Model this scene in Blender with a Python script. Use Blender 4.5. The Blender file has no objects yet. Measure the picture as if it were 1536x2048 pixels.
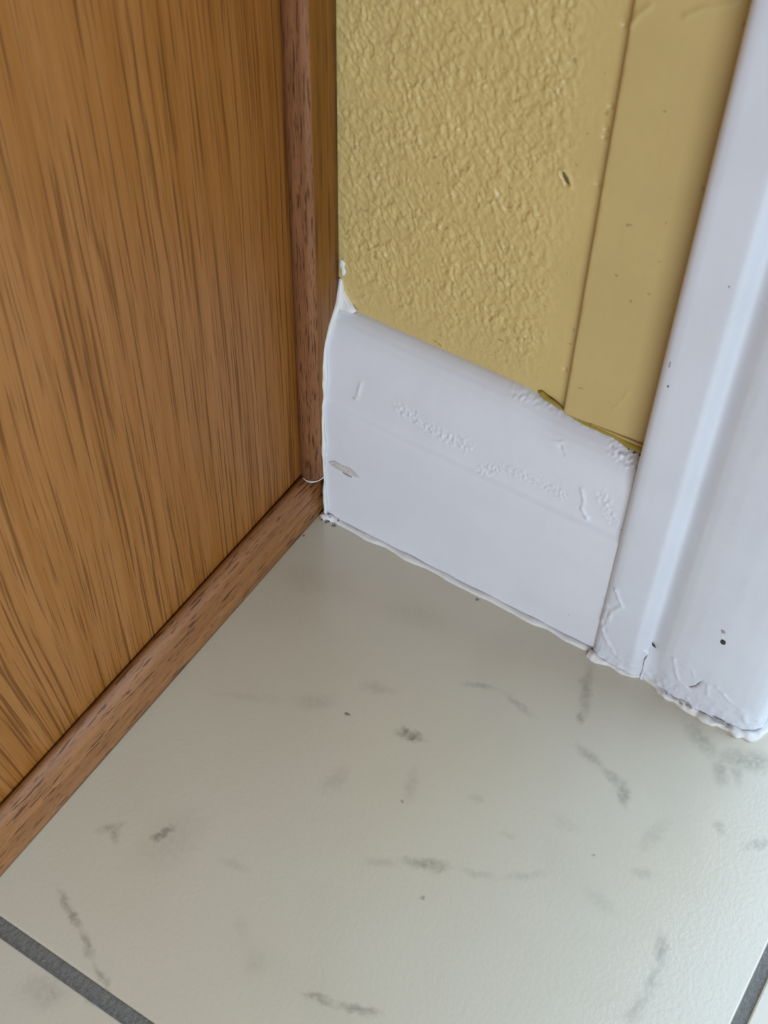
import bpy, math, random
import numpy as np
from mathutils import Matrix, Vector

# ------------------------------------------------------------------ camera, light, exposure
S = 0.00115                      # one drawing millimetre in metres
scene = bpy.context.scene
C = scene.collection
random.seed(4)

cam_d = bpy.data.cameras.new('camera')
cam = bpy.data.objects.new('camera', cam_d)
C.objects.link(cam)
RIGHT = Vector((0.843679, 0.536546, 0.018014))
DOWN = Vector((0.420033, -0.638829, -0.644569))
FWD = Vector((-0.334333, 0.551376, -0.764334))
POS = Vector((167.45, -237.285, 345.139)) * S
cam.matrix_world = Matrix(((RIGHT.x, -DOWN.x, -FWD.x, POS.x),
                           (RIGHT.y, -DOWN.y, -FWD.y, POS.y),
                           (RIGHT.z, -DOWN.z, -FWD.z, POS.z), (0, 0, 0, 1)))
cam_d.sensor_fit = 'VERTICAL'
cam_d.sensor_height = 36.0
cam_d.lens = 2660.5 / 2048 * 36.0
cam_d.clip_start = 0.01
cam_d.dof.use_dof = True
cam_d.dof.focus_distance = 0.455
cam_d.dof.aperture_fstop = 26
scene.camera = cam

world = bpy.data.worlds.new('world')
scene.world = world
world.use_nodes = True
bg = world.node_tree.nodes['Background']
bg.inputs[0].default_value = (0.84, 0.94, 1.08, 1)
bg.inputs[1].default_value = 0.185

def area_light(name, loc, target, sx, sy, power, col):
    d = bpy.data.lights.new(name, 'AREA')
    d.shape = 'RECTANGLE'; d.size = sx; d.size_y = sy; d.energy = power; d.color = col
    o = bpy.data.objects.new(name, d); C.objects.link(o)
    o.location = loc
    o.rotation_euler = (Vector(target) - Vector(loc)).to_track_quat('-Z', 'Y').to_euler()
    return o
# daylight through the glazed doorway beyond the white casing
area_light('doorway_daylight', (0.68, 0.15, 1.05), (0.68, -1.0, 1.05), 0.96, 2.0, 20, (0.70, 0.91, 1.18))
# daylight from the window of the room behind the photographer
area_light('room_window', (1.7, -2.35, 0.62), (0.05, 0.0, 0.1), 1.5, 1.1, 49, (0.84, 0.94, 1.08))

scene.view_settings.view_transform = 'Standard'
scene.view_settings.look = 'None'
scene.view_settings.gamma = 1.0
scene.view_settings.use_curve_mapping = False
scene.view_settings.exposure = 0.0
scene.cycles.max_bounces = 5
scene.cycles.diffuse_bounces = 3
scene.cycles.glossy_bounces = 2

# ------------------------------------------------------------------ helpers
def mesh_obj(name, verts, faces, mat, parent=None, smooth=True, mats=None, face_mat=None):
    me = bpy.data.meshes.new(name)
    v = np.asarray(verts, dtype=float) * S
    me.from_pydata(v.tolist(), [], faces if isinstance(faces, list) else faces.tolist())
    for m in (mats or [mat]):
        me.materials.append(m)
    if face_mat is not None:
        me.polygons.foreach_set('material_index', face_mat)
    me.polygons.foreach_set('use_smooth', [smooth] * len(me.polygons))
    me.update()
    o = bpy.data.objects.new(name, me)
    C.objects.link(o)
    if parent is not None:
        o.parent = parent
        o.location = -parent.location
    return o

def tag(o, label, cat=None, kind=None, group=None):
    o['label'] = label
    if cat: o['category'] = cat
    if kind: o['kind'] = kind
    if group: o['group'] = group
    return o

# vectorised gradient noise
_rng = np.random.RandomState(7)
_perm = np.concatenate([_rng.permutation(256)] * 3)
_grad = np.stack([np.cos(np.arange(256) * 2 * np.pi / 256 * 37), np.sin(np.arange(256) * 2 * np.pi / 256 * 37)], 1)
def noise2(x, y, seed=0):
    x = np.asarray(x, float) + seed * 17.31; y = np.asarray(y, float) + seed * 9.73
    xi = np.floor(x).astype(int); yi = np.floor(y).astype(int)
    xf = x - xi; yf = y - yi
    u = xf ** 3 * (xf * (xf * 6 - 15) + 10); v = yf ** 3 * (yf * (yf * 6 - 15) + 10)
    def g(ix, iy, fx, fy):
        gr = _grad[_perm[_perm[ix & 255] + (iy & 255)] & 255]
        return gr[..., 0] * fx + gr[..., 1] * fy
    a = g(xi, yi, xf, yf); b = g(xi + 1, yi, xf - 1, yf)
    c = g(xi, yi + 1, xf, yf - 1); d = g(xi + 1, yi + 1, xf - 1, yf - 1)
    return (a * (1 - u) + b * u) * (1 - v) + (c * (1 - u) + d * u) * v * 1.0

def smooth(a, b, x):
    t = np.clip((x - a) / (b - a), 0, 1)
    return t * t * (3 - 2 * t)

def seg_dist(px, py, pts):
    best = np.full(np.shape(px), 1e9)
    for (ax, ay), (bx, by) in zip(pts[:-1], pts[1:]):
        dx, dy = bx - ax, by - ay
        t = np.clip(((px - ax) * dx + (py - ay) * dy) / (dx * dx + dy * dy + 1e-9), 0, 1)
        best = np.minimum(best, np.hypot(px - ax - t * dx, py - ay - t * dy))
    return best

def grid_faces(nu, nv, flip=False):
    i = np.arange(nu - 1)[:, None] * nv + np.arange(nv - 1)[None, :]
    i = i.ravel()
    f = np.stack([i, i + nv, i + nv + 1, i + 1], 1)
    return f[:, ::-1] if flip else f

def box_vf(x0, x1, y0, y1, z0, z1):
    v = [(x, y, z) for x in (x0, x1) for y in (y0, y1) for z in (z0, z1)]
    f = [(0, 1, 3, 2), (4, 6, 7, 5), (0, 4, 5, 1), (2, 3, 7, 6), (0, 2, 6, 4), (1, 5, 7, 3)]
    return v, f

def merge(parts):
    V, F = [], []
    for v, f in parts:
        n = len(V)
        V += [tuple(p) for p in v]
        F += [tuple(int(i) + n for i in q) for q in f]
    return V, F

def tube_vf(pts, radii, seg=10, squash=(1, 1, 1), lump=0.0, seed=1, sub=6):
    P = np.asarray(pts, float); R = np.asarray(radii, float)
    t = np.linspace(0, len(P) - 1, (len(P) - 1) * sub + 1)
    i = np.clip(t.astype(int), 0, len(P) - 2); fr = (t - i)[:, None]
    Q = P[i] * (1 - fr) + P[i + 1] * fr
    r = R[i] * (1 - fr[:, 0]) + R[i + 1] * fr[:, 0]
    for _ in range(2):
        Q[1:-1] = (Q[:-2] + 2 * Q[1:-1] + Q[2:]) / 4
    T = np.gradient(Q, axis=0); T /= np.linalg.norm(T, axis=1)[:, None] + 1e-9
    up = np.array([0, 0, 1.0]) if abs(T[:, 2]).mean() < .7 else np.array([0, 1.0, 0])
    A = np.cross(T, up); A /= np.linalg.norm(A, axis=1)[:, None] + 1e-9
    B = np.cross(T, A)
    ang = np.linspace(0, 2 * np.pi, seg, endpoint=False)
    k = np.arange(len(Q))[:, None]
    rr = r[:, None] * (1 + lump * noise2(k * .10 + seed, ang[None, :] * 1.1 + 3.3, seed) * 2)
    off = A[:, None, :] * np.cos(ang)[None, :, None] + B[:, None, :] * np.sin(ang)[None, :, None]
    V = Q[:, None, :] + off * rr[:, :, None] * np.array(squash)
    n = len(Q)
    V = V.reshape(-1, 3).tolist()
    F = []
    for a in range(n - 1):
        for b in range(seg):
            c = (b + 1) % seg
            F.append((a * seg + b, (a + 1) * seg + b, (a + 1) * seg + c, a * seg + c))
    F.append(tuple(range(seg))); F.append(tuple(reversed(range((n - 1) * seg, n * seg))))
    return V, F

def lump_vf(outline, height, to3d, rings=(1, .82, .5), hs=(0, .75, 1.0), seed=0, rough=.25):
    """raised flake: closed outline in surface coordinates, to3d(a, b, h) -> point"""
    O = np.asarray(outline, float)
    c = O.mean(0)
    n = len(O); V = []
    for s, h in zip(rings, hs):
        for k, p in enumerate(O):
            q = c + (p - c) * s
            V.append(to3d(q[0], q[1], height * h * (1 + rough * math.sin(k * 2.3 + seed))))
    V.append(to3d(c[0], c[1], height))
    F = []
    for r in range(len(rings) - 1):
        for k in range(n):
            F.append((r * n + k, r * n + (k + 1) % n, (r + 1) * n + (k + 1) % n, (r + 1) * n + k))
    b = (len(rings) - 1) * n
    for k in range(n):
        F.append((b + k, b + (k + 1) % n, len(V) - 1))
    return V, F

# ------------------------------------------------------------------ materials
class NT:
    def __init__(self, name):
        self.m = bpy.data.materials.new(name); self.m.use_nodes = True
        self.t = self.m.node_tree
        self.b = self.t.nodes['Principled BSDF']
        g = self.t.nodes.new('ShaderNodeNewGeometry')
        mp = self.t.nodes.new('ShaderNodeMapping')
        for i in range(3): mp.inputs['Scale'].default_value[i] = 1 / S
        self.t.links.new(g.outputs['Position'], mp.inputs['Vector'])
        self.pos = mp.outputs[0]
    def n(self, typ, **kw):
        o = self.t.nodes.new(typ)
        for k, v in kw.items(): setattr(o, k, v)
        return o
    def l(self, a, b): self.t.links.new(a, b)
    def put(self, sock, v):
        if hasattr(v, 'is_output'): self.l(v, sock)
        else: sock.default_value = v
    def math(self, op, a, b=0.0, c=None, clamp=False):
        o = self.n('ShaderNodeMath', operation=op, use_clamp=clamp)
        self.put(o.inputs[0], a); self.put(o.inputs[1], b)
        if c is not None: self.put(o.inputs[2], c)
        return o.outputs[0]
    def noise(self, vec, scale=1.0, detail=2, rough=.5, dist=0.0, mapping=None, out='Fac'):
        if mapping is not None:
            mp = self.n('ShaderNodeMapping'); self.l(vec, mp.inputs[0])
            mp.inputs['Scale'].default_value = mapping; vec = mp.outputs[0]
        o = self.n('ShaderNodeTexNoise'); self.l(vec, o.inputs['Vector'])
        o.inputs['Scale'].default_value = scale; o.inputs['Detail'].default_value = detail
        o.inputs['Roughness'].default_value = rough; o.inputs['Distortion'].default_value = dist
        return o.outputs[out]
    def ramp(self, fac, lo, hi, a=0.0, b=1.0):
        o = self.n('ShaderNodeMapRange', interpolation_type='SMOOTHSTEP')
        self.put(o.inputs[0], fac)
        o.inputs[1].default_value = lo; o.inputs[2].default_value = hi
        o.inputs[3].default_value = a; o.inputs[4].default_value = b
        return o.outputs[0]
    def mix(self, fac, a, b, mode='MIX'):
        o = self.n('ShaderNodeMix', data_type='RGBA', blend_type=mode)
        self.put(o.inputs[0], fac)
        for s, v in ((o.inputs[6], a), (o.inputs[7], b)):
            if isinstance(v, tuple): v = (*v, 1) if len(v) == 3 else v
            self.put(s, v)
        return o.outputs[2]
    def bump(self, h, strength, dist_mm, prev=None):
        o = self.n('ShaderNodeBump'); self.l(h, o.inputs['Height'])
        o.inputs['Strength'].default_value = strength; o.inputs['Distance'].default_value = dist_mm * S
        if prev is not None: self.l(prev, o.inputs['Normal'])
        return o.outputs[0]
    def fin(self, col, rough, normal=None, spec=.5):
        if isinstance(col, tuple): col = (*col, 1)
        self.put(self.b.inputs['Base Color'], col); self.put(self.b.inputs['Roughness'], rough)
        self.b.inputs['Specular IOR Level'].default_value = spec
        if normal is not None: self.l(normal, self.b.inputs['Normal'])
        return self.m

def white_paint(name, col=(.79, .81, .85), rough=.34, bump=.10, dust=.6):
    t = NT(name)
    soft = t.noise(t.pos, .05, 3)
    c = t.mix(t.ramp(soft, .3, .7), tuple(x * .965 for x in col), col)
    sp = t.ramp(t.noise(t.pos, .42, 2, .5), .775, .80)
    c = t.mix(t.math('MULTIPLY', sp, dust), c, (.34, .33, .31))
    br = t.noise(t.pos, .5, 3, .55, 0, (1, 1, .35))
    nn = t.bump(br, bump, .5)
    return t.fin(c, t.ramp(soft, .3, .7, rough - .04, rough + .05), nn)

def yellow_paint(name, col, rough=.36, bump=.12):
    t = NT(name)
    soft = t.noise(t.pos, .035, 3)
    c = t.mix(t.ramp(soft, .3, .7), tuple(x * .95 for x in col), col)
    sp = t.ramp(t.noise(t.pos, .45, 1, .4), .74, .775)
    c = t.mix(t.math('MULTIPLY', sp, .5), c, tuple(x * .45 for x in col))
    nn = t.bump(t.noise(t.pos, 1.3, 3, .6), bump, .4)
    return t.fin(c, rough, nn)

def wood(name, light, mid, dark, axis, pore=(.30, .012), tone=(.22, .006), pore_lim=(.56, .70), rough=.42, panel=False, bump=.25, pore_amt=.8, spec=.32):
    t = NT(name)
    vec = t.pos
    if panel:
        sep = t.n('ShaderNodeSeparateXYZ'); t.l(vec, sep.inputs[0])
        y, z = sep.outputs[1], sep.outputs[2]
        e = t.math('EXPONENT', t.math('MULTIPLY', y, 1 / 38.0))
        u = t.math('MULTIPLY_ADD', e, 30.0, t.math('MULTIPLY', y, .85))
        lean = t.ramp(y, -145, -90, 1.0, 0.0)
        low = t.ramp(z, 40, 210, 1.0, .12)
        u = t.math('ADD', u, t.math('MULTIPLY', t.math('MULTIPLY', lean, low), t.math('MULTIPLY', z, .14)))
        wob = t.noise(vec, .02, 1, .4, 0, (1, 1, .45))
        u = t.math('MULTIPLY_ADD', wob, 4.0, u)
        com = t.n('ShaderNodeCombineXYZ')
        t.l(sep.outputs[0], com.inputs[0]); t.l(u, com.inputs[1]); t.l(z, com.inputs[2])
        vec = com.outputs[0]
    def sc(a, b): return (b if axis == 0 else a, b if axis == 1 else a, b if axis == 2 else a)
    tn = t.noise(vec, 1, 4, .55, 0, sc(*tone))
    c = t.mix(t.ramp(tn, .32, .68), mid, light)
    fib = t.noise(vec, 1, 3, .6, 0, sc(pore[0] * 5, pore[1] * 4))
    c = t.mix(t.ramp(fib, .35, .8, 0, .38), c, tuple(x * .62 for x in mid))
    p1 = t.ramp(t.noise(vec, 1, 2.0, .5, 0, sc(*pore)), *pore_lim)
    p2 = t.ramp(t.noise(vec, 1, 2, .5, 0, sc(pore[0] * 2.3, pore[1] * 1.6)), pore_lim[0] + .03, pore_lim[1])
    pp = t.math('MAXIMUM', p1, t.math('MULTIPLY', p2, .75))
    c = t.mix(t.math('MULTIPLY', pp, pore_amt), c, dark)
    h = t.math('SUBTRACT', t.math('MULTIPLY', fib, .4), pp)
    nn = t.bump(h, bump, .35)
    return t.fin(c, t.math('MULTIPLY_ADD', pp, .12, rough), nn, spec)

STAINS = [(69.5, -57.3, 0.28, 5.9, 1.7, 0.5), (67.5, -57.6, 0.14, 2.5, 1.7, 0.5), (78.5, -31.0, 0.36, 7.2, 1.4, 0.22), (91.1, -30.2, -0.2, 7.9, 1.4, 0.22), (106.7, -15.2, -1.2, 11.9, 2.5, 0.28), (109.5, -24.1, -0.97, 2.9, 1.5, 0.35), (117.8, -34.4, -0.28, 6.7, 2.3, 0.26), (126.3, -36.8, -0.26, 5.4, 2.1, 0.25), (131.3, -40.0, -1.0, 5.7, 2.1, 0.32), (143.0, -10.9, -0.47, 9.0, 3.5, 0.25), (158.2, -10.1, 0.43, 11.9, 4.3, 0.3), (152.2, -18.0, -1.13, 5.8, 2.8, 0.26), (156.6, -16.6, -1.06, 4.9, 2.1, 0.22), (14.1, -129.0, 0.78, 5.2, 1.8, 0.25), (16.8, -129.6, -0.87, 3.7, 1.4, 0.28), (27.8, -122.5, 1.16, 5.0, 1.8, 0.5), (30.9, -122.6, 1.33, 15.4, 8.8, 0.1), (94.5, -89.8, 0.39, 8.6, 2.1, 0.34), (99.2, -88.2, 0.57, 3.2, 1.5, 0.25), (84.2, -96.2, 0.58, 6.6, 1.9, 0.13), (108.0, -84.7, 0.3, 7.6, 1.4, 0.14), (119.6, -77.8, 0.7, 7.9, 1.4, 0.12), (18.8, -152.4, -0.43, 6.6, 1.4, 0.32), (23.6, -154.5, -0.43, 4.5, 1.4, 0.4), (31.3, -158.3, -0.46, 5.9, 1.4, 0.35), (40.1, -162.8, -0.48, 5.6, 1.4, 0.3), (90.6, -137.0, 0.23, 5.9, 1.4, 0.3), (101.2, -133.7, 0.41, 7.2, 1.4, 0.38), (160.2, -76.5, -1.26, 6.2, 2.4, 0.34), (161.8, -85.6, -1.51, 6.4, 2.0, 0.22), (161.6, -94.0, -1.67, 6.8, 2.4, 0.22), (59.1, -81.7, 1.4, 6.7, 3.3, 0.12), (78.3, -70.8, -1.22, 6.9, 2.1, 0.13), (39.2, -63.0, 0.65, 8.7, 3.5, 0.12), (52.5, -48.7, 0.44, 7.4, 2.7, 0.14), (21.8, -72.5, 0.47, 15.3, 2.0, 0.07), (144.4, -47.2, -1.77, 8.6, 2.8, 0.13), (146.6, -59.7, 0.41, 3.9, 2.3, 0.15), (159.4, -35.2, -1.02, 3.1, 1.6, 0.22), (170.5, -33.5, 0.85, 5.8, 2.0, 0.25), (30.0, -173.9, 0.38, 9.0, 5.3, 0.16), (32.2, -173.0, 0.21, 2.4, 1.4, 0.25), (41.8, -169.9, 0.16, 1.9, 1.4, 0.2), (11.8, -25.9, 0.21, 19.5, 7.4, 0.06), (49.3, -18.7, 0.23, 14.5, 6.0, 0.07), (50.4, -118.6, 0.14, 6.1, 1.9, 0.1), (62.5, -132.0, -0.8, 4.4, 2.6, 0.07), (140.4, -73.2, -0.24, 6.7, 3.0, 0.09), (121.5, -57.5, -0.15, 5.9, 3.2, 0.08), (71.4, -138.1, 0.57, 4.2, 3.9, 0.08), (96.6, -64.8, 0.36, 3.0, 1.6, 0.12), (109.9, -69.6, 0.4, 2.8, 1.4, 0.14),
    (50.4, -61.3, 0, .8, .7, 1.0), (79.1, -76.9, 0, .6, .5, .7), (61.7, -2.4, 0, .8, .7, .9), (-.6, -11.7, 0, .6, .6, .9), (99.2, -99, 0, .8, .7, .4), (132.8, -62.3, 0, .6, .6, .6)]

def tile_material():
    t = NT('marble_look_tile')
    warp = t.noise(t.pos, .22, 3, .6, 0, None, 'Color')
    sub = t.n('ShaderNodeVectorMath', operation='MULTIPLY_ADD')
    t.l(warp, sub.inputs[0]); sub.inputs[1].default_value = (4.5, 4.5, 0); t.l(t.pos, sub.inputs[2])
    off = t.n('ShaderNodeVectorMath', operation='SUBTRACT')
    t.l(sub.outputs[0], off.inputs[0]); off.inputs[1].default_value = (2.25, 2.25, 0)
    flat = t.n('ShaderNodeVectorMath', operation='MULTIPLY')
    t.l(off.outputs[0], flat.inputs[0]); flat.inputs[1].default_value = (1, 1, 0)
    tot = None
    for x, y, a, sl, sw, k in STAINS:
        mp = t.n('ShaderNodeMapping', vector_type='TEXTURE'); t.l(flat.outputs[0], mp.inputs[0])
        mp.inputs['Location'].default_value = (x, y, 0); mp.inputs['Rotation'].default_value = (0, 0, a)
        mp.inputs['Scale'].default_value = (sl * 1.15, sw * 1.25, 1)
        g = t.n('ShaderNodeTexGradient', gradient_type='SPHERICAL'); t.l(mp.outputs[0], g.inputs[0])
        v = t.math('MULTIPLY', t.ramp(g.outputs[1], 0, .95), k * 1.65)
        tot = v if tot is None else t.math('MAXIMUM', tot, v)
    grainy = t.ramp(t.noise(t.pos, .6, 4, .65), .25, .65, .35, 1.15)
    tot = t.math('MULTIPLY', tot, grainy)
    cloud = t.ramp(t.noise(t.pos, .018, 4, .55, .4), .5, .8, 0, .10)
    # pale veins over the rest of the floor
    tot = t.math('ADD', tot, cloud, clamp=True)
    tone = t.ramp(t.noise(t.pos, .011, 2), .35, .65)
    base = t.mix(tone, (.695, .635, .478), (.700, .655, .512))
    c = t.mix(t.math('MULTIPLY', tot, .85), base, (.18, .160, .12))
    mott = t.noise(t.pos, 1.4, 2, .5)
    c = t.mix(t.ramp(mott, .3, .75, 0, .05), c, (.45, .43, .39))
    h = t.noise(t.pos, .75, 3, .6)
    nn = t.bump(h, .24, .25)
    return t.fin(c, t.ramp(mott, .3, .7, .17, .25), nn, .9)

def plain(name, col, rough=.6, bump=0.0, bs=1.5):
    t = NT(name)
    f = t.noise(t.pos, bs, 3, .6)
    c = t.mix(t.ramp(f, .3, .7), tuple(x * .8 for x in col), tuple(min(1, x * 1.15) for x in col))
    return t.fin(c, rough, t.bump(f, bump, .5) if bump else None)

M_WHITE = white_paint('white_gloss_paint')
M_CASING = white_paint('white_paint_dimmed', (.735, .76, .81), .30, .06, .35)  # white toned below the baseboard's to offset strong light on the casing
M_CAULK = white_paint('white_caulk', (.83, .82, .78), .5, .3, .8)
M_YELLOW = yellow_paint('yellow_wall_paint', (.660, .495, .196), .33, .15)
M_STRIP = yellow_paint('yellow_smooth_paint', (.605, .450, .182), .42, .04)
M_OLIVE = yellow_paint('dark_ochre_paint', (.40, .29, .055), .3, .3)  # darker yellow than the strip, for the beads at its lower edge
M_PANEL = wood('oak_veneer', (.380, .158, .038), (.315, .118, .018), (.130, .040, .002), 2, (1.0, .017), (.3, .006), (.555, .64), .44, True, .2, .78)
M_RED = wood('red_oak_moulding', (.315, .140, .060), (.240, .098, .040), (.065, .022, .007), 2, (1.5, .11), (.4, .02), (.57, .65), .46, False, .3, .8)
M_SIDE = wood('oak_moulding_edge', (.275, .110, .014), (.205, .074, .006), (.075, .024, .002), 2, (1.0, .028), (.4, .01), (.54, .68), .45, False, .25, .65)
M_SHOE = wood('red_oak_base_moulding', (.380, .165, .055), (.280, .110, .030), (.070, .023, .006), 1, (1.3, .11), (.4, .02), (.60, .66), .38, False, .3, .85, .45)
M_TILE = tile_material()
M_GROUT = plain('grey_grout', (.22, .215, .19), .9, .5, 2.2)
M_DARK = plain('dark_bare_spot', (.045, .043, .04), .7)
M_GREY = plain('grey_scuff', (.40, .39, .36), .6)
M_BEIGE = plain('beige_filler', (.62, .60, .55), .6)

# ------------------------------------------------------------------ floor
GY0, GY1 = -169.3, -164.7          # grout joint parallel to the wall
GX0, GX1 = 183.6, 187.1            # grout joint square to the wall
TW = 290.0
def grout_strip(x0, x1, y0, y1, seed):
    nx = max(2, int((x1 - x0) / .45)); ny = max(2, int((y1 - y0) / .45))
    X, Y = np.meshgrid(np.linspace(x0, x1, nx), np.linspace(y0, y1, ny), indexing='ij')
    Z = -.75 + .28 * noise2(X * .9, Y * .9, seed) + .3 * noise2(X * 2.1, Y * 2.1, seed + 1) - .5 * np.clip(noise2(X * .35, Y * .6, seed + 2) - .3, 0, 1)
    return np.stack([X, Y, Z], -1).reshape(-1, 3), grid_faces(nx, ny)
bed = box_vf(-330, 1500, -1500, 330, -14, -1.9)
fl = merge([bed, grout_strip(-30, GX0 + 1, GY0 - .6, GY1 + .6, 3), grout_strip(GX0 - .6, GX1 + .6, GY0 - 60, 30, 5)])
floor = mesh_obj('floor', fl[0], fl[1], M_GROUT)
tag(floor, 'pale marble-look tiled floor with grey grout joints', 'floor', 'structure')

def tile_vf(x0, x1, y0, y1):
    b = .55
    prof = [(0, -1.85), (0, -.55), (.16, -.16), (b, 0)]
    V = []
    for d, z in prof:
        V += [(x0 + d, y0 + d, z), (x1 - d, y0 + d, z), (x1 - d, y1 - d, z), (x0 + d, y1 - d, z)]
    F = []
    for r in range(3):
        for k in range(4):
            F.append((r * 4 + k, r * 4 + (k + 1) % 4, r * 4 + 4 + (k + 1) % 4, r * 4 + 4 + k))
    F.append((12, 13, 14, 15))
    return V, F
XS = [(GX0 - TW, GX0)] + [(GX1 + i * (TW + 3.5), GX1 + i * (TW + 3.5) + TW) for i in range(4)]
YS = [(GY1, 9.0)] + [(GY0 - TW - j * (TW + 4.6), GY0 - j * (TW + 4.6)) for j in range(4)]
for i, (x0, x1) in enumerate(XS):
    for j, (y0, y1) in enumerate(YS):
        yy1 = 120 if j == 0 else y1
        if i == 0 and j == 0: x0 = -104
        v, f = tile_vf(x0, x1, y0, yy1)
        mesh_obj('tile', v, f, M_TILE, floor, smooth=False)

# ------------------------------------------------------------------ wall with knock-down texture
WX0, WX1, WZ0, WZ1 = -2.0, 75.5, 80.0, 300.0
st = .34
nx = int((WX1 - WX0) / st) + 1; nz = int((WZ1 - WZ0) / st) + 1
X, Z = np.meshgrid(np.linspace(WX0, WX1, nx), np.linspace(WZ0, WZ1, nz), indexing='ij')
def plaster(X, Z):
    wx = X + 1.1 * noise2(X * .3, Z * .3, 11) + .5 * noise2(X * .9, Z * .9, 13); wz = Z + 1.3 * noise2(X * .28, Z * .28, 12) + .5 * noise2(X * .9, Z * .9, 14)
    a = noise2((wx + .25 * wz) * .50, wz * .40, 1)
    b = noise2((wx + .2 * wz) * 1.0, wz * .8, 2)
    c = noise2(wx * 1.9, wz * 1.6, 3)
    h = .42 * smooth(-.12, .18, a) + .20 * smooth(-.15, .25, b) + .16 * b + .13 * c
    rid = 1 - np.abs(noise2((wx + .45 * wz) * .6, wz * .48, 5)) * 3.2
    rid2 = 1 - np.abs(noise2((wx - .2 * wz) * .8, wz * .6, 6)) * 3.6
    return h * (.75 + .8 * noise2(X * .13, Z * .13, 15)) + .10 * np.clip(rid, 0, 1) ** 2 + .06 * np.clip(rid2, 0, 1) ** 2
H = plaster(X, Z)
mask = (1 - .9 * smooth(58, 70, X)) * (.22 + .78 * smooth(85, 104, Z + 4 * noise2(X * .08, Z * .08, 9)))
mask *= (.55 + .45 * smooth(-1, 8, X))
Yw = 10.0 - .9 * H * mask
# gouge in the plaster
dg = seg_dist(X, Z, [(64.2, 157.1), (65.2, 156.2), (65.9, 154.9)])
Yw += 1.1 * np.exp(-(dg / .45) ** 2) - .3 * np.exp(-((dg - 1.1) / .45) ** 2)
for nxx, nzz in ((73.4, 178.4), (73.2, 172.4), (73.4, 198.0), (73.1, 170.4), (73.5, 157.7), (73.0, 97.9)):
    d = np.hypot((X - nxx) * .8, (Z - nzz) * .8)
    Yw += .7 * np.exp(-(d / .5) ** 2)
wall = [(np.stack([X, Yw, Z], -1).reshape(-1, 3), grid_faces(nx, nz))]
DX0, DX1, DZ1 = 160.0, 1010.0, 1800.0        # doorway in the same wall
wall += [box_vf(-330, 156.8, 10.9, 120, 0, 2100), box_vf(1010, 1500, 10.9, 120, 0, 2100), box_vf(160, 1010, 10.9, 120, 1800, 2100),
         ([(-2, 10, 300), (75.5, 10, 300), (75.5, 10, 2100), (-2, 10, 2100)], [(0, 1, 2, 3)])]
wv, wf = merge(wall)
wall_o = mesh_obj('wall_back', wv, wf, M_YELLOW)
tag(wall_o, 'mustard yellow wall with knock-down plaster texture above the white baseboard', 'wall', 'structure')

def on_wall(a, b, h): return (a, 9.75 - h, b)
gz = lump_vf([(64.1, 157.3), (65.0, 157.0), (66.3, 155.6), (66.5, 154.9), (65.7, 154.6), (64.6, 155.7)], .12, lambda a, b, h: (a, 10.15 - h, b))
o = mesh_obj('gouge', *gz, plain('dark_ochre_gouge', (.16, .11, .025), .7), wall_o); o['label'] = 'small dark gouge in the plaster'
sm = lump_vf([(.9, 103), (1.7, 102.9), (2.5, 102.0), (2.2, 100.6), (2.9, 99.3), (2.1, 97.4), (1.4, 97.2), (1.2, 99.5), (.8, 101)], .45, on_wall, seed=2)
o = mesh_obj('paint_smear', *sm, M_CAULK, wall_o); o['label'] = 'small white paint smear'

# ------------------------------------------------------------------ smooth yellow strip beside the casing
sx = np.linspace(75.4, 101.0, 56); sz = np.concatenate([np.linspace(84.4, 230, 240), np.linspace(232, 2080, 40)])
XX, ZZ = np.meshgrid(sx, sz, indexing='ij')
ZZ = ZZ + (.7 + 1.5 * (XX - 76) / 24) * (1 - smooth(84.4, 110, ZZ))
YY = 7.2 - .10 * noise2(XX * .12, ZZ * .05, 21) - .04 * noise2(XX * .5, ZZ * .3, 22)
YY += .6 * np.exp(-((XX - 75.4) / (.35 + .25 * noise2(XX * 0, ZZ * .25, 8))) ** 2)
YY -= .38 * np.exp(-(seg_dist(XX, ZZ, [(87.0, 205.6), (90.5, 208.4), (96.5, 211.3)]) / .5) ** 2)
YY -= .38 * np.exp(-(seg_dist(XX, ZZ, [(75.6, 199.5), (77.4, 203.2), (79.5, 205.5)]) / .5) ** 2)
YY -= .13 * np.exp(-(seg_dist(XX, ZZ, [(92.4, 102.4), (91.2, 98.2), (89.2, 94)]) / .35) ** 2) * (1 + 1.5 * noise2(XX * 1.2, ZZ * 1.2, 4))
n1, n2 = len(sx), len(sz)
V = np.stack([XX, YY, ZZ], -1).reshape(-1, 3)
back = np.stack([XX[0], np.full(n2, 10.6), ZZ[0]], -1)
bot = np.stack([XX[:, 0], np.full(n1, 10.6), ZZ[:, 0]], -1)
F = grid_faces(n1, n2).tolist()
nb = n1 * n2
V = np.concatenate([V, back, bot])
F += [(k, k + 1, nb + k + 1, nb + k) for k in range(n2 - 1)]
F += [(k * n2, nb + n2 + k, nb + n2 + k + 1, (k + 1) * n2) for k in range(n1 - 1)]
strip = mesh_obj('trim_1', V, F, M_STRIP)
tag(strip, 'smooth flat yellow painted strip between textured wall and white casing', 'trim strip', 'structure')
for pts, rad in (([(66.6, 9.7, 86.3), (67.6, 9.5, 86.2), (70.5, 9.2, 85.6), (75.0, 8.6, 84.6)], [.5, 1.0, .9, .5]),
                 ([(75.6, 8.4, 84.6), (79, 8.0, 84.6), (85, 7.9, 84.7), (91, 7.7, 84.8), (96, 7.5, 84.8), (101, 7.3, 84.8)], [.6, .9, 1.1, 1.45, 1.8, 2.1])):
    o = mesh_obj('paint_bead', *tube_vf(pts, rad, 10, (1, .8, .8), .35, 3, 9), M_OLIVE, strip); o['label'] = 'dark ochre paint bead along the lower edge'
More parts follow.
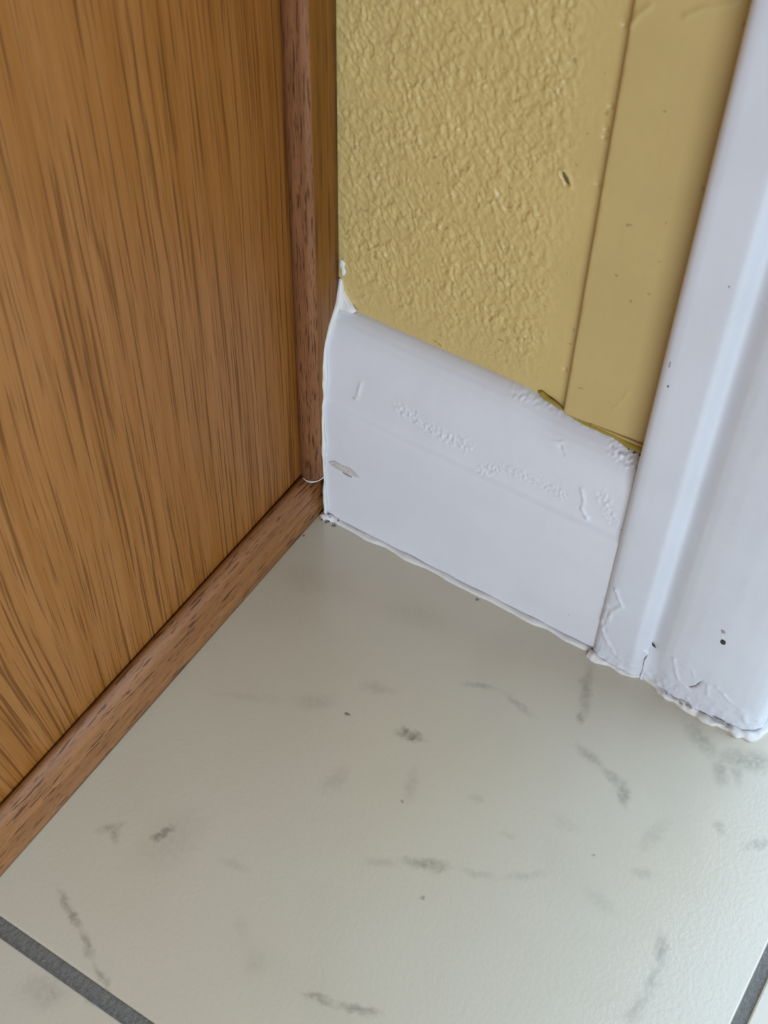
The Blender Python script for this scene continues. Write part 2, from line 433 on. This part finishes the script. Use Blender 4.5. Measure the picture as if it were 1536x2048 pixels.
ol = tube_vf([(84, 7.2, 85.6), (90, 7.0, 86.0), (96, 6.9, 86.3), (100.8, 6.9, 86.5)], [.2, .4, .5, .6], 8, (1, 1, .7), .4, 5, 8)
o = mesh_obj('paint_ridge', *ol, M_STRIP, strip)
gr = merge([lump_vf([(x + r * math.cos(a), z + r * math.sin(a)) for a in np.linspace(0, 5.5, 6)], .3, lambda a, b, h: (a, 5.7 - h + (b - 83) * .3, b)) for x, z, r in
            [(95.5, 84.6, .35), (97.2, 84.9, .4), (98.4, 84.2, .5), (99.3, 85.1, .35), (97.9, 83.6, .35), (99.8, 83.8, .45), (96.3, 84.0, .3)]])
o = mesh_obj('grit', *gr, plain('brown_grit', (.12, .08, .03), .8), strip); o['kind'] = 'stuff'

# ------------------------------------------------------------------ baseboard
BB = np.array([(0, 0), (50.5, 0), (52.8, .1), (53.6, .6), (54.2, 1.15), (56, 1.25), (62, 1.3), (69, 1.5), (74, 2.0), (77.5, 2.9), (80.5, 4.0), (83, 5.5), (84.8, 7.3), (85.8, 9.0), (86.1, 11.0)])
s = np.concatenate([[0], np.cumsum(np.hypot(*np.diff(BB, axis=0).T))])
ss = np.linspace(0, s[-1], 215)
pz, py = np.interp(ss, s, BB[:, 0]), np.interp(ss, s, BB[:, 1])
for _ in range(2):
    pz[1:-1] = (pz[:-2] + 2 * pz[1:-1] + pz[2:]) / 4; py[1:-1] = (py[:-2] + 2 * py[1:-1] + py[2:]) / 4
def bb_y(z): return float(np.interp(z, pz, py))
bx = np.linspace(.85, 101.6, 240)
XX, PZ = np.meshgrid(bx, pz, indexing='ij'); _, PY = np.meshgrid(bx, py, indexing='ij')
PZ = PZ - 1.9 * smooth(60, 76, XX) * smooth(74, 85, PZ)
nzv, nyv = np.gradient(py), -np.gradient(pz)          # outward = (-dz, dy) turned to the room
ln = np.hypot(nzv, nyv); ny_ = nyv / ln; nz_ = nzv / ln
D = .10 * noise2(XX * .05, PZ * .08, 31) + .03 * noise2(XX * .35, PZ * .3, 32)
def patch(pts, w, amp, sc, seed):
    d = seg_dist(XX, PZ, pts)
    m = np.exp(-(d / w) ** 2)
    return m * amp * (np.clip(noise2(XX * sc * 1.3, PZ * sc * 1.1, seed) * 2.2, -.5, 1) + .15)
D = D + patch([(28, 64.3), (38, 61.8), (50, 62.2)], 2.4, .42, .95, 41)
D = D + patch([(56.5, 55.5), (63.6, 60.4), (71.7, 61.2), (81.5, 60.6)], 2.2, .40, 1.2, 42)
D = D + patch([(93.5, 67), (96.2, 62), (97.8, 60)], 2.2, .40, .9, 43)
D = D + patch([(92, 82), (100, 80)], 1.6, .5, .9, 44)
D = D + patch([(60, 84.5), (75, 84.5), (92, 84)], 1.0, .30, .9, 45)
def ridge(pts, w, amp): return amp * (.75 + .9 * noise2(XX * .5, PZ * .5, 47)) * np.exp(-((seg_dist(XX, PZ, pts) + .4 * noise2(XX * .7, PZ * .7, 48)) / w) ** 2)
D = D + ridge([(13.7, 68.4), (12.6, 63.8), (11.9, 60.2)], .55, .45) + ridge([(87.2, 66), (88.5, 62.2), (88.4, 58.6), (90.7, 56)], .5, .55)
D = D + ridge([(89.4, 57.3), (90.2, 55.8)], .7, .6) - ridge([(78.0, 76.6), (79.4, 75.2)], .5, .35) + ridge([(76, 77.6), (78.4, 78.4), (79.6, 76.4)], .3, .25)
D = D - .10 * np.exp(-((PZ - 53.2 - .5 * noise2(XX * .06, XX * 0, 3)) / .35) ** 2)
V = np.stack([XX, PY + D * ny_[None, :], PZ + D * nz_[None, :]], -1).reshape(-1, 3)
n1, n2 = len(bx), len(pz)
F = grid_faces(n1, n2).tolist()
nb = n1 * n2
V = np.concatenate([V, np.stack([np.full(n2, bx[0]), np.full(n2, 11.0), pz], -1), np.stack([np.full(n2, bx[-1]), np.full(n2, 11.0), pz], -1)])
F += [(k + 1, k, nb + k, nb + k + 1) for k in range(n2 - 1)]
F += [((n1 - 1) * n2 + k, (n1 - 1) * n2 + k + 1, nb + n2 + k + 1, nb + n2 + k) for k in range(n2 - 1)]
bb = mesh_obj('baseboard_back', V, F, M_WHITE)
tag(bb, 'short white painted baseboard between oak cabinet and door casing', 'baseboard', 'structure')
def on_bb(a, b, h): return (a, bb_y(b) - h - .12, b)
o = mesh_obj('paint_chip', *lump_vf([(2.2, 27.4), (4.4, 29.2), (7.2, 28.9), (10.4, 29.4), (12.6, 28.4), (14.2, 27.0), (11.5, 26.5), (8.6, 25.9), (5.6, 26.0), (3.6, 26.2)], .12, on_bb, seed=1), M_BEIGE, bb)
o['label'] = 'beige chip where paint flaked off'
o = mesh_obj('scuff', *tube_vf([(7.8, on_bb(0, 26.0, 0)[1] - .1, 25.9), (9.6, -.2, 25.5), (11.3, -.2, 25.7)], [.18, .3, .15], 6), M_GREY, bb)
# caulk along the floor, along the cabinet moulding and the smeared corner
pts = [(x, -.55 + .25 * math.sin(x * .31), .15) for x in np.linspace(.9, 101, 26)]
o = mesh_obj('floor_caulk', *tube_vf(pts, [1.15 + .2 * math.sin(k * 1.7) for k in range(26)], 10, (1, 1, .9), .25, 6, 6), M_CAULK, bb)
o['label'] = 'thin white caulk bead along the tile'
pts, rr = [], []
for k, z in enumerate(np.linspace(0, 84.5, 30)):
    pts.append((.75 + .12 * math.sin(z * .4), bb_y(z) - .55, z)); rr.append(.55 + .18 * math.sin(z * .23) + (.25 if z > 60 else 0))
pts += [(1.0, 8.6, 88), (1.1, 9.3, 92), (1.0, 9.7, 96)]; rr += [1.2, 1.3, .5]
o = mesh_obj('corner_caulk', *tube_vf(pts, rr, 10, (1, 1, 1), .3, 8, 5), M_CAULK, bb)
o['label'] = 'uneven white caulk line against the wooden moulding'
sm = lump_vf([(.7, 95.5), (1.6, 93.6), (2.6, 90.8), (4.4, 88.6), (6.8, 87.0), (6.0, 86.0), (3.4, 85.6), (1.4, 85.4), (.7, 87), (.7, 91)], 1.3, lambda a, b, h: (a, 9.9 - h - max(0, (88.5 - b)) * .5, b), seed=3)
o = mesh_obj('caulk_smear', *sm, M_CAULK, bb); o['label'] = 'white caulk smeared up the wall corner'
sm = lump_vf([(-1.0, -2.0), (.6, -2.7), (2.6, -2.2), (5.2, -1.6), (5.0, .2), (2.4, .6), (-.2, .6), (-1.1, -.4)], 1.7, lambda a, b, h: (a, b, h - .05), seed=6, rough=.35)
o = mesh_obj('caulk_lump', *sm, M_CAULK, bb)
gr = []
for k in range(26):
    a = random.uniform(-.8, 6.5); b = random.uniform(-2.6, -.2) if k % 2 else random.uniform(-3.0, -2.0)
    zz = random.uniform(.4, 2.6) if b > -1.8 else .2; r = random.uniform(.12, .34)
    gr.append(lump_vf([(a + r * math.cos(t) * random.uniform(.6, 1.3), b + r * math.sin(t)) for t in np.linspace(0, 5.4, 6)], .3, lambda p, q, h, zz=zz: (p, q - zz * .15, zz + h)))
o = mesh_obj('grit', *merge(gr), plain('dark_grit', (.10, .085, .06), .9), bb); o['kind'] = 'stuff'
o['label'] = 'dark grit stuck in the caulk'

# ------------------------------------------------------------------ door casing
CP = np.array([(101.25, 10.8), (101.25, 1.2), (101.5, -.1), (102.1, -1.1), (103.2, -1.8), (105, -2.1), (114.2, -2.3), (115.0, -2.1), (115.8, -1.3), (117.4, .7), (118.0, 1.15), (118.6, 1.2),
               (119.4, .95), (121.4, -.35), (123.4, -1.35), (126, -2.05), (131, -2.7), (139, -3.2), (146, -3.1), (150, -2.7), (153, -1.9), (155.2, -.7), (156.6, 1.2), (157.2, 4), (157.2, 10.8)])
s = np.concatenate([[0], np.cumsum(np.hypot(*np.diff(CP, axis=0).T))])
ss = np.linspace(0, s[-1], 190)
px, py_ = np.interp(ss, s, CP[:, 0]), np.interp(ss, s, CP[:, 1])
for _ in range(2):
    px[1:-1] = (px[:-2] + 2 * px[1:-1] + px[2:]) / 4; py_[1:-1] = (py_[:-2] + 2 * py_[1:-1] + py_[2:]) / 4
cz = np.concatenate([np.linspace(0, 60, 130), np.linspace(60.8, 260, 160), np.linspace(268, 1860, 60)])
PX, ZZ = np.meshgrid(px, cz, indexing='ij'); PY2, _ = np.meshgrid(py_, cz, indexing='ij')
tx, ty = np.gradient(px), np.gradient(py_)
ln = np.hypot(tx, ty); ox = (ty / ln)[:, None]; oy = (-tx / ln)[:, None]
D = .07 * noise2(PX * .1, ZZ * .03, 51) + .03 * noise2(PX * .5, ZZ * .2, 52)
def cr(pts, w, amp): return amp * (.75 + .9 * noise2(PX * .4, ZZ * .4, 57)) * np.exp(-((seg_dist(PX, ZZ, pts) + .45 * noise2(PX * .6, ZZ * .6, 58)) / w) ** 2)
front = (PY2 < 2.5)
R = cr([(104.5, 36), (107.4, 30), (105, 25.4), (104.3, 19), (103.2, 14.7), (105.7, 10.9), (108.8, 7)], .55, .55)
R += cr([(102.6, 27), (102.9, 20), (102.5, 17)], .8, .45) + cr([(116.6, 13), (118.9, 9.8), (120.9, 2)], .6, .6)
R += cr([(126.6, 18.2), (128.0, 13.5), (129.9, 10), (133.8, 8.2)], .5, .45) + cr([(128.6, 17.6), (132.7, 18.2), (134, 15.5)], .45, .3)
R += cr([(141, 16.5), (146.7, 12.7), (150, 11)], .6, .5) + cr([(138.5, 15.4), (139.3, 10.5)], .5, .4)
R += cr([(150.5, 9.5), (152.5, 6), (154.5, 7)], 1.2, .7)
R -= cr([(133.6, 9.2), (135.6, 11.9), (136.4, 15.8)], .45, .5)
R -= cr([(103.3, 19.5), (104.2, 15)], .5, .4)
D = D + R * front
# messy built-up paint at the foot
foot = np.exp(-(ZZ / 8) ** 2) * front
D = D + foot * (.7 * np.clip(noise2(PX * .32, ZZ * .3, 61) + .1, 0, 1) + .35 * noise2(PX * .8, ZZ * .7, 62))
# the groove is filled with paint near the floor
fill = np.exp(-((PX - 118.4) / 2.4) ** 2) * (1 - smooth(9, 19, ZZ)) * front
D = D + 2.7 * fill
V = np.stack([PX + D * ox, PY2 + D * oy, ZZ], -1).reshape(-1, 3)
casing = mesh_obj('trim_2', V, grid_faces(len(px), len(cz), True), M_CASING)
tag(casing, 'white glossy moulded door casing with a long vertical groove', 'door casing', 'structure')
def cas_y(x): return float(np.interp(x, px[20:-20], py_[20:-20]))
def on_cas(a, b, h): return (a, cas_y(a) - h - .08, b)
def chip(name, outline, mat, label=None, h=.1, surf=on_cas):
    o = mesh_obj(name, *lump_vf(outline, h, surf), mat, casing, smooth=False)
    if label: o['label'] = label
    return o
chip('paint_chip', [(137.5, 38.0), (138.2, 38.3), (138.9, 38.0), (139.0, 36.9), (138.7, 36.3), (137.8, 36.2), (137.4, 36.8)], M_DARK, 'small black square spot')
chip('paint_chip', [(136.5, 42.0), (137.6, 42.1), (138.1, 41.5), (137.5, 40.9), (136.7, 41.0)], M_GREY, 'small grey spot')
chip('scuff', [(136.8, 40.7), (137.7, 40.7), (138.2, 38.8), (137.6, 38.6)], M_CAULK, None, .12)
chip('paint_chip', [(118.5, 16.9), (119.4, 16.8), (120.2, 16.2), (119.3, 15.7), (118.6, 15.9)], M_DARK, 'small dark nick in the groove', .1, lambda a, b, h: (a, cas_y(a) - h - .75, b))
chip('paint_chip', [(103.6, 126.2), (103.95, 126.0), (104.0, 124.4), (103.6, 124.2)], M_GREY)
chip('paint_chip', [(104.5, 118.9), (104.9, 118.8), (104.9, 118.3), (104.5, 118.3)], M_DARK)
chip('paint_chip', [(112.4, 154.0), (112.8, 153.9), (112.8, 153.4), (112.5, 153.4)], M_GREY)
chip('crack', [(133.2, 9.3), (134.4, 9.9), (135.6, 11.4), (136.2, 13.6), (136.5, 15.6), (135.9, 13.4), (135.2, 11.7), (134.2, 10.5)], M_GREY, 'curved crack in the thick paint', .1, lambda a, b, h: (a, cas_y(a) - h - .02, b))
# lumpy caulk at the foot of the casing
xs = np.linspace(101, 155, 34)
pts = [(x, cas_y(min(max(x, 103), 154)) - .25 - .3 * math.sin(x * .5) - (.35 if x > 140 else 0), .45) for x in xs]
pts += [(156.6, -.4, .4), (157.6, 2.0, .4), (158.0, 6.0, .4), (160, 9.4, .4), (167, 10.2, .3)]
rad = [1.1 + .25 * math.sin(k * 1.3) + .3 * math.sin(k * .6 + 1) + (.4 if k > 14 else 0) for k in range(34)] + [1.6, 1.5, 1.4, 1.2, .8]
o = mesh_obj('floor_caulk', *tube_vf(pts, rad, 12, (1, 1, .8), .4, 12, 6), M_CAULK, casing)
o['label'] = 'lumpy white caulk at the casing foot'
for q, (x, z, r) in enumerate([(118, 2.2, .8), (128, 1.8, .5), (135.5, 2.0, .7), (145.5, 2.4, 1.3), (148.5, 1.8, .8), (133, 1.6, .4)]):
    ol = [(x + r * 1.5 * math.cos(t) * random.uniform(.6, 1.2), z + r * .6 * math.sin(t) * random.uniform(.6, 1.2)) for t in np.linspace(0, 5.6, 9)]
    chip('dirt_spot', ol, M_GREY, None, .15, lambda a, b, h: (a, cas_y(min(a, 152)) - 1.75 - h + b * .3, b))

# jamb lining the doorway, out of frame to the right
jv, jf = merge([box_vf(156.9, 163, 10.0, 120, 0, 1800), box_vf(163, 167, 40, 60, 0, 1800)])
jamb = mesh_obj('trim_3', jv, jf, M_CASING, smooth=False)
tag(jamb, 'white door jamb behind the door casing', 'door jamb', 'structure')

# ------------------------------------------------------------------ oak cabinet
cab = bpy.data.objects.new('cabinet', None); C.objects.link(cab)
cab.location = Vector((-8.3, -120, 0)) * S
tag(cab, 'oak veneer cabinet with red oak corner and base mouldings', 'cabinet')
v, f = box_vf(-26, -8.3, -500, 9.4, .3, 640)
mesh_obj('side_panel', v, f, M_PANEL, cab, smooth=False)
# vertical corner moulding, rounded outer edge
prof = [(-7.95, 9.2), (-7.95, -1.3), (-7.6, -1.95)]
prof += [(-6, -2.6), (-4, -3.0), (-2.4, -3.05)]
for a in np.linspace(0, math.pi / 2, 8):
    prof.append((-1.9 + 2.5 * math.sin(a), -.55 - 2.5 * math.cos(a)))
prof += [(.6, 2.5), (.6, 6), (.6, 9.2)]
zs = [None, 40, 80, 160, 240, 640]
V, F, fm = [], [], []
for k, z in enumerate(zs):
    for (x, y) in prof:
        zz = z if z is not None else 16.7 + .12 * (x + 8) + .035 * (x + 8) ** 2
        V.append((x, y, zz))
n = len(prof)
for k in range(len(zs) - 1):
    for i in range(n):
        j = (i + 1) % n
        F.append((k * n + i, k * n + j, (k + 1) * n + j, (k + 1) * n + i))
        fm.append(1 if 11 <= i < n - 1 else 0)
F += [tuple(reversed(range(n))), tuple(range((len(zs) - 1) * n, len(zs) * n))]; fm += [0, 0]
cm = mesh_obj('corner_moulding', V, F, None, cab, mats=[M_RED, M_SIDE], face_mat=fm)
cm['label'] = 'red-brown oak strip with rounded edge'
# base moulding along the floor
sp = [(-7.9, .05)] + [(-7.9, 15.6), (-7.6, 16.1)]
for a in np.linspace(.12, 1, 16):
    t = a * math.pi / 2
    sp.append((-7.9 + 6.75 * math.sin(t) ** (2 / 2.15), 16.6 * max(0.0, math.cos(t)) ** (2 / 2.15) if a < 1 else .05))
ys = np.concatenate([[9.2], np.linspace(0, -200, 60), [-500]])
V, F = [], []
for y in ys:
    for x, z in sp: V.append((x + .06 * noise2(y * .05, z * .1, 71), y, z))
n = len(sp)
for k in range(len(ys) - 1):
    for i in range(n):
        j = (i + 1) % n
        F.append((k * n + i, (k + 1) * n + i, (k + 1) * n + j, k * n + j))
F += [tuple(range(n)), tuple(reversed(range((len(ys) - 1) * n, len(ys) * n)))]
bm_ = mesh_obj('base_moulding', V, F, M_SHOE, cab)
bm_['label'] = 'reddish oak shoe moulding along the floor'
o = mesh_obj('joint_caulk', *tube_vf([(-6.4, -2.75, 16.9), (-4.5, -3.25, 16.9), (-2.6, -3.2, 17.6), (-.6, -2.5, 18.6), (.45, -.9, 19.5), (.6, .2, 20)], [.12, .25, .3, .2, .2, .35], 8, (1, 1, 1), .4, 9, 5), M_CAULK, cab)
o['label'] = 'white filler in the moulding joint'
